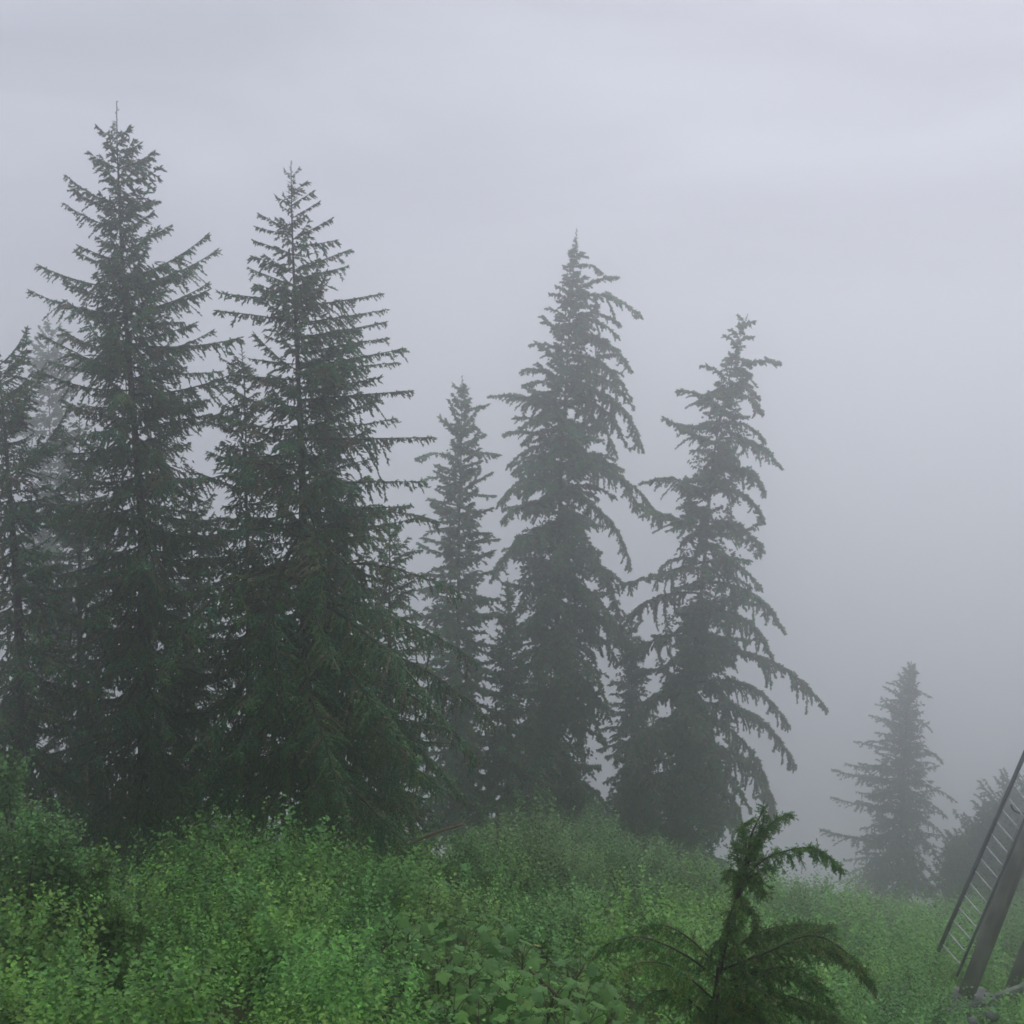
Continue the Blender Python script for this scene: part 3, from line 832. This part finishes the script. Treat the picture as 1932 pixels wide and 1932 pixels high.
shrub('tall_shrub', 'tall leafy shrub at the left edge in front of the dark spruces', 'shrub', 10, 1395, 13, 250, 'alder')
shrub('tall_shrub', 'rounded leafy shrub leaning right of the tall left edge shrub', 'shrub', 105, 1520, 13.5, 190, 'alder')
shrub('leafy_shrub', 'bright green shrub below the dark gap at the left', 'shrub', 190, 1585, 13.5, 170, 'berry')
shrub('leafy_shrub', 'leafy shrub poking up under the dark skirts between the spruces', 'shrub', 400, 1585, 16.5, 150, 'berry')
shrub('leafy_shrub', 'leafy shrub at the foot of the second tall spruce', 'shrub', 520, 1590, 18, 170, 'berry')
shrub('alder_shrub', 'large dense grey green shrub at centre in front of the misty spruces', 'shrub', 1010, 1500, 23, 400, 'willow')
shrub('alder_shrub', 'grey green shrub sloping right below the misty spruce trunks', 'shrub', 1150, 1555, 24, 340, 'willow')
shrub('alder_shrub', 'grey green shrub behind the young hemlock top', 'shrub', 1310, 1605, 26, 280, 'willow')
shrub('alder_shrub', 'grey green shrub between the feet of the two big misty spruces', 'shrub', 1230, 1585, 25, 280, 'willow')
shrub('alder_shrub', 'low grey green shrub left of the large central shrub beside the fallen branch', 'shrub', 890, 1560, 21, 190, 'alder')
shrub('alder_shrub', 'shrub in the dark hollow between the two tallest spruces', 'shrub', 425, 1545, 20, 300, 'alder')
shrub('alder_shrub', 'shrub low in the misty gap between the narrow-spired spruce and its right neighbour', 'shrub', 1125, 1520, 32, 260, 'willow')
shrub('alder_shrub', 'dark shrub below the large central shrub', 'shrub', 1080, 1680, 19, 280, 'alder')
shrub('hazy_shrub', 'hazy yellow green shrub right of the young hemlock top', 'shrub', 1520, 1665, 28, 240, 'willow')
shrub('hazy_shrub', 'hazy shrub under the isolated spruce', 'shrub', 1660, 1700, 30, 260, 'willow')
shrub('hazy_shrub', 'hazy olive shrub left of the tower ladder', 'shrub', 1740, 1760, 24, 220, 'willow')
shrub('hazy_shrub', 'green shrub below the tower ladder at the bottom right', 'shrub', 1700, 1850, 18, 240, 'alder')
shrub('hazy_shrub', 'low green shrub crowding the tower footing from the left', 'shrub', 1775, 1868, 17, 150, 'alder')
shrub('hazy_shrub', 'low green shrub in front of the tower beam in the corner', 'shrub', 1880, 1890, 16.5, 170, 'alder')

# ------------------------------------------------------------------ broad-leaved plants (lobed leaves as big as a hand)
def lobed_leaf(seed, size=1.0):
    r = np.random.default_rng(seed)
    pts = []
    lobes = [(-150, 0.42), (-105, 0.62), (-58, 0.82), (0, 1.0), (58, 0.82), (105, 0.62), (150, 0.42)]
    for i, (a, l) in enumerate(lobes):
        l *= r.uniform(0.88, 1.1)
        a2 = a + r.uniform(-5, 5)
        pts.append((a2 - 13, l * 0.80)); pts.append((a2, l)); pts.append((a2 + 13, l * 0.80))
        if i < 6:
            an = (a + lobes[i + 1][0]) / 2
            pts.append((an, 0.72 * min(l, lobes[i + 1][1]) + 0.08))
    V = [(0, 0, 0)]
    for a, l in pts:
        x = math.cos(R(a)) * l * 0.5; y = math.sin(R(a)) * l * 0.5
        rr = math.hypot(x, y)
        z = -0.55 * rr * rr + 0.03 * math.cos(R(a) * 6.5) + r.uniform(-0.015, 0.015)
        V.append((x, y, z))
    n = len(pts)
    F = [(0, i + 1, i + 2) for i in range(n - 1)]
    V.append((-0.16, 0, -0.02)); F += [(0, n, n + 1), (0, n + 1, 1)]
    return np.array(V) * size, np.array(F)
LEAVES = []
for s in range(5):
    V, F = lobed_leaf(s)
    c = PAL[[5, 0, 5, 4, 2][s]] * 0.70
    LEAVES.append(mesh_np('leaf', V, F, np.tile(c, (len(V), 1)), [M_BIGLEAF], smooth=True))
V, F = lobed_leaf(11)
YELLOW = mesh_np('leaf', V, F, np.tile((0.30, 0.24, 0.035), (len(V), 1)), [M_BIGLEAF], smooth=True)
V, F = lobed_leaf(12)
LIME = mesh_np('leaf', V, F, np.tile((0.11, 0.24, 0.04), (len(V), 1)), [M_BIGLEAF], smooth=True)

def broad_plant(label, px, py, h, nleaf, size, yellow=False, group='broad-leaved plants in the thicket'):
    """py: picture row of the plant's top"""
    p = ground_hit(px, py, h)
    g = float(gz(p[0], p[1]))
    base = np.array([p[0], p[1], g])
    root = thing('broad_leaved_plant', label, 'plant', base, group)
    s = Buf()
    lean = np.array([rng.normal(0, 0.12), rng.normal(0, 0.12), 0])
    stem = smooth_path([np.array([0, 0, -0.1]), np.array([0, 0, h * 0.5]) + lean * 0.4, np.array([0, 0, h * 0.92]) + lean], 10)
    tube(s, stem, np.linspace(0.02, 0.012, len(stem)), (1, 1, 1), 0, 6)
    ph = rng.uniform(0, 6.28)
    for i in range(nleaf):
        f = (i + 0.5) / nleaf
        att = stem[int((0.45 + 0.55 * f) * (len(stem) - 1))]
        ph += 2.4
        out = np.array([math.cos(ph), math.sin(ph), 0])
        pl = (0.16 + 0.32 * (1 - f)) * rng.uniform(0.8, 1.2) * size / 0.3
        end = att + out * pl + np.array([0, 0, 0.10 + 0.16 * f])
        tube(s, np.array([att, (att + end) / 2 + np.array([0, 0, 0.03]), end]), 0.005, (1, 1, 1), 0, 4, False)
        me = random.choice(LEAVES)
        if yellow and i == nleaf - 2: me = YELLOW
        elif rng.random() < 0.10: me = LIME
        o = obj('leaf', me, root)
        sz = size * rng.uniform(0.5, 1.2)
        d = Vector(out) + Vector((0, 0, -0.45 + 0.35 * f + rng.normal(0, 0.15)))
        o.matrix_local = Matrix.Translation(Vector(end)) @ frame(d, rng.normal(0, 0.45)) @ Matrix.Diagonal((sz, sz, sz, 1))
    obj('stem', s.mesh('stem', [M_STEM]), root)

BP = [(640, 1650, 0.95, 9, 0.30, 'broad-leaved plant under the long hanging bough of the second spruce'),
      (700, 1625, 1.1, 10, 0.34, 'broad-leaved plant just right of the long hanging bough'),
      (745, 1632, 1.15, 10, 0.36, 'pale broad-leaved plant against the dark hollow below the second spruce'),
      (800, 1680, 1.1, 10, 0.34, 'broad-leaved plant below the reddish fallen branch'),
      (850, 1640, 1.15, 9, 0.30, 'broad-leaved plant at the foot of the low grey green shrub'),
      (870, 1740, 1.3, 14, 0.36, 'large upright broad-leaved plant in the middle of the thicket'),
      (920, 1775, 1.2, 13, 0.34, 'bright broad-leaved plant right of the large upright one'),
      (985, 1790, 1.1, 11, 0.32, 'broad-leaved plant with one yellow leaf'),
      (1060, 1810, 1.0, 10, 0.30, 'broad-leaved plant below the dark shrub, left of the hemlock'),
      (830, 1830, 1.0, 10, 0.28, 'broad-leaved plant in the lower middle with a lime leaf beside a dark gap'),
      (930, 1880, 1.05, 11, 0.30, 'broad-leaved plant at the bottom below the yellow leaf'),
      (1030, 1895, 1.0, 11, 0.30, 'broad-leaved plant at the bottom left of the hemlock boughs'),
      (1130, 1880, 1.0, 11, 0.30, 'broad-leaved plant tucked under the left hemlock boughs'),
      (1100, 1930, 0.95, 10, 0.28, 'bright broad-leaved plant at the bottom edge left of the hemlock trunk'),
      (850, 1920, 0.9, 9, 0.26, 'broad-leaved plant at the bottom edge, centre'),
      (560, 1660, 0.95, 9, 0.28, 'broad-leaved plant below the dark trunk of the second spruce'),
      (440, 1590, 1.1, 6, 0.28, 'single broad-leaved plant standing against the dark gap between the spruces'),
      (500, 1600, 1.1, 6, 0.26, 'small broad-leaved plant right of the one between the spruces'),
      (130, 1895, 0.85, 9, 0.20, 'broad-leaved plant in the bottom left corner'),
      (300, 1850, 0.85, 8, 0.20, 'broad-leaved plant in the lower left thicket'),
      (650, 1790, 0.95, 9, 0.24, 'broad-leaved plant beside the brown dead patch in the middle thicket'),
      (760, 1760, 0.95, 9, 0.26, 'broad-leaved plant left of the large upright one')]
ORD = ['leftmost', 'second from left', 'third from left', 'fourth from left', 'fifth from left', 'sixth from left', 'rightmost']
ROWS = [('back', [(720, 1735), (790, 1745), (900, 1740), (950, 1745), (1010, 1755)]),
        ('middle', [(780, 1800), (840, 1790), (880, 1820), (955, 1835), (1010, 1850), (1070, 1870), (1160, 1860)]),
        ('front', [(820, 1885), (900, 1905), (980, 1925), (1060, 1925), (1140, 1905)])]
for row, spots in ROWS:
    for k, (px, py) in enumerate(spots):
        place = 'rightmost' if k == len(spots) - 1 else ORD[k]
        BP.append((px + 8, py + 6, 1.0, 11, 0.31, 'broad-leaved plant, %s in %s row of the clump beside the hemlock' % (place, row)))
for i, (px, py, h, nl, sz, lab) in enumerate(BP):
    broad_plant(lab, px, py, h, int(nl * 1.6), sz * 0.98, yellow=(i == 7))

# leaning brown stem and reddish fallen branch
def stick(name, label, cat, pix, D, r0, r1, material, dz=0.0):
    pts = np.array([W(px, py, d) for (px, py), d in zip(pix, D)])
    o0 = pts[0].copy()
    b = Buf()
    sp = smooth_path(pts - o0, 16)
    tube(b, sp, np.linspace(r0, r1, len(sp)) * (1 + 0.08 * rng.normal(size=len(sp))), (1, 1, 1), 0, 7)
    o = obj(name, b.mesh(name, [material], True), None, label=label, category=cat)
    o.location = tuple(o0)
    return o
stick('fallen_branch', 'reddish broken branch sticking out beneath the second spruce', 'branch', [(775, 1592), (820, 1572), (872, 1556)], [20, 19.6, 19.2], 0.032, 0.022, M_DEAD)
stick('leaning_stem', 'brown leaning stem in the thicket below the yellow leaf', 'stem', [(1075, 1905), (1040, 1868), (1000, 1830)], [11.6, 11.9, 12.2], 0.028, 0.018, M_STEM)

# ------------------------------------------------------------------ steel tower with ladder at the right edge
M_STEEL = mat('weathered_steel', (0.10, 0.085, 0.08), 0.6, 0.4, noise_color((0.19, 0.17, 0.155), (0.36, 0.33, 0.30), 3, (1, 1, 0.4), 0.1))
M_DSTEEL = mat('dark_painted_steel', (0.03, 0.036, 0.04), 0.5, 0.4, noise_color((0.05, 0.058, 0.062), (0.085, 0.095, 0.10), 6))
M_GALV = mat('galvanised_steel', (0.5, 0.5, 0.48), 0.45, 0.5, noise_color((0.30, 0.31, 0.30), (0.50, 0.51, 0.5), 12))
M_CONC = mat('concrete', (0.33, 0.33, 0.32), 0.9, 0.2, noise_color((0.12, 0.125, 0.12), (0.24, 0.245, 0.24), 3, bump=0.3))

def beam(p0, p1, wdt, hgt, up=(0, 0, 1), bevel=0.12):
    """box beam with chamfered edges from p0 to p1"""
    p0 = np.array(p0, float); p1 = np.array(p1, float)
    d = unit(p1 - p0); s = unit(np.cross(d, np.array(up, float))); u = np.cross(s, d)
    c = bevel * min(wdt, hgt)
    prof = [(-wdt / 2 + c, -hgt / 2), (wdt / 2 - c, -hgt / 2), (wdt / 2, -hgt / 2 + c), (wdt / 2, hgt / 2 - c), (wdt / 2 - c, hgt / 2), (-wdt / 2 + c, hgt / 2), (-wdt / 2, hgt / 2 - c), (-wdt / 2, -hgt / 2 + c)]
    V = [p + s * a + u * b for p in (p0, p1) for a, b in prof]
    F = []
    for i in range(8):
        j = (i + 1) % 8
        F += [(i, j, 8 + j), (i, 8 + j, 8 + i)]
    for i in range(1, 7):
        F += [(0, i + 1, i), (8, 8 + i, 8 + i + 1)]
    return np.array(V), np.array(F)

def tower():
    Dn = 20.5
    foot = W(1822, 1880, Dn)
    g = float(gz(foot[0], foot[1]))
    root = thing('steel_tower', 'leaning brown steel tower leg with side ladder at the right edge', 'tower', (foot[0], foot[1], g))
    o = np.array(root.location)
    def part(name, V, F, m):
        return obj(name, mesh_np(name, V - o, F, mats=[m]), root)
    # near leg rises to the right and leans away
    def line(a, b, da, db, ext):
        A = W(*a, da); B = W(*b, db)
        return A, A + (B - A) * ext
    a, b = line((1822, 1880), (1945, 1560), Dn, Dn + 0.6, 3.0)
    V, F = beam(a, b, 0.25, 0.25, (0.5, -0.8, 0.3)); part('leg', V, F, M_STEEL)
    legdir = b - a
    a2, b2 = line((1905, 1880), (1975, 1700), Dn + 1.4, Dn + 1.7, 5.0)
    V, F = beam(a2, b2, 0.24, 0.24, (0.5, -0.8, 0.3)); part('leg', V, F, M_STEEL)
    a3, b3 = line((1860, 1760), (1930, 1570), Dn + 4.2, Dn + 4.6, 4.5)
    a3 = a3 + (a3 - b3) * 0.25
    V, F = beam(a3, b3, 0.26, 0.26, (0.5, -0.8, 0.3)); part('leg', V, F, M_STEEL)
    # handrail / outer ladder stile
    r0, r1 = line((1770, 1795), (1932, 1425), Dn + 1.0, Dn + 1.3, 2.2)
    bb = Buf(); tube(bb, smooth_path([r0 - o, r1 - o], 8), 0.045, (1, 1, 1), 0, 8)
    obj('ladder_rail', bb.mesh('ladder_rail', [M_DSTEEL], True), root)
    i0, i1 = line((1805, 1842), (1945, 1520), Dn - 0.06, Dn + 0.45, 2.4)
    bb = Buf(); tube(bb, smooth_path([i0 - o, i1 - o], 8), 0.03, (1, 1, 1), 0, 8)
    obj('ladder_rail', bb.mesh('ladder_rail', [M_DSTEEL], True), root)
    # rungs: light steel bars between the stiles
    first = None
    for k in range(34):
        y0 = 1782 - k * 23.2
        f = (1795 - y0) / (1795 - 1425.0)
        pa = W(1770 + f * 162 + 3, y0, Dn + 1.0 + 0.3 * f)
        y1 = y0 + 40
        f1 = (1842 - y1) / (1842 - 1520.0)
        pb = W(1805 + f1 * 140, y1, Dn - 0.06 + 0.51 * f1)
        bb = Buf(); tube(bb, smooth_path([pa - o, pb - o], 4), 0.017, (1, 1, 1), 0, 6)
        obj('rung', bb.mesh('rung', [M_GALV], True), root)
    # hoop bracket at the top of the rail
    bb = Buf()
    c = W(1942, 1518, Dn + 1.1) - o
    tube(bb, [c + np.array([0.28 * math.cos(t) - 0.1, 0, 0.2 * math.sin(t)]) for t in np.linspace(math.pi, 2 * math.pi, 9)], 0.02, (1, 1, 1), 0, 6)
    obj('hoop', bb.mesh('hoop', [M_DSTEEL], True), root)
    # base plate and ground beam
    V, F = beam(W(1818, 1893, Dn), W(1818, 1893, Dn) + np.array([0.6, 0.17, 0.08]), 0.4, 0.10); part('base_plate', V, F, M_CONC)
    V, F = beam(W(1812, 1906, Dn - 0.35), W(1990, 1842, Dn + 1.2), 0.10, 0.16); part('ground_beam', V, F, M_CONC)
    # bolts on the base plate
    for k in range(3):
        p = W(1822 + 18 * k, 1886 - 3 * k, Dn - 0.2)
        bb = Buf(); tube(bb, np.array([p, p + np.array([0, 0, 0.07])]) - o, 0.025, (1, 1, 1), 0, 6)
        obj('bolt', bb.mesh('bolt', [M_GALV]), root)
    # concrete footing, chamfered block sunk in the slope
    fx, fy = foot[0] + 0.3, foot[1] + 0.25
    zt = foot[2] - 0.18
    hh = zt - g + 0.8
    V, F = beam((fx, fy, zt - hh), (fx, fy, zt), 0.7, 0.7, (0, 1, 0), 0.06); part('footing', V, F, M_CONC)
    return root
tower()

for k, (px, py, lab, s) in enumerate([(1790, 1905, 'small pale rock left of the tower footing', 0.05), (1835, 1925, 'pale rock at the bottom edge under the tower beam', 0.09), (1872, 1915, 'larger pale rock under the tower beam at right', 0.12)]):
    p = W(px, py, 16.5)
    u_ = np.linspace(0, 2 * math.pi, 9)[:-1]
    V = [(0, 0, 0.6 * s)]; 
    for r_, z_ in ((0.55, 0.48), (0.95, 0.15), (0.9, -0.3)):
        for a in u_:
            q = rng.uniform(0.8, 1.2)
            V.append((math.cos(a) * r_ * s * q, math.sin(a) * r_ * s * q * 0.8, z_ * s * rng.uniform(0.8, 1.2)))
    V.append((0, 0, -0.6 * s))
    F = [(0, 1 + i, 1 + (i + 1) % 8) for i in range(8)]
    for r_ in range(2):
        for i in range(8):
            a = 1 + r_ * 8 + i; b_ = 1 + r_ * 8 + (i + 1) % 8
            F += [(a, a + 8, b_ + 8), (a, b_ + 8, b_)]
    F += [(25, 17 + (i + 1) % 8, 17 + i) for i in range(8)]
    o = obj('rock', mesh_np('rock', V, F, mats=[M_CONC]), None, label=lab, category='rock')
    o.location = tuple(p)

# ------------------------------------------------------------------ haze: one even box of mist round the camera and the whole hillside
mh = bpy.data.materials.new('mist')
mh.use_nodes = True
t = mh.node_tree
for n in list(t.nodes):
    if n.type != 'OUTPUT_MATERIAL': t.nodes.remove(n)
pv = t.nodes.new('ShaderNodeVolumePrincipled')
pv.inputs['Color'].default_value = HAZE_COLOR
pv.inputs['Density'].default_value = HAZE_DENSITY
pv.inputs['Anisotropy'].default_value = HAZE_ANISO
t.links.new(pv.outputs[0], [n for n in t.nodes if n.type == 'OUTPUT_MATERIAL'][0].inputs['Volume'])
x0, x1, y0, y1, z0, z1 = -3650, 3650, -3650, 3650, -1110, 7.0
V = np.array([(x, y, z) for x in (x0, x1) for y in (y0, y1) for z in (z0, z1)], float)
Q = [(0, 1, 3, 2), (4, 6, 7, 5), (0, 4, 5, 1), (2, 3, 7, 6), (0, 2, 6, 4), (1, 5, 7, 3)]
F = [f for a, b, c, d in Q for f in ((a, b, c), (a, c, d))]
obj('haze', mesh_np('haze', V, F, mats=[mh]), kind='stuff')
tri = 0
print('tris', sum(len(m.polygons) for m in bpy.data.meshes), 'objs', len(bpy.data.objects), 'undergrowth', len(bpy.data.meshes['undergrowth'].polygons))
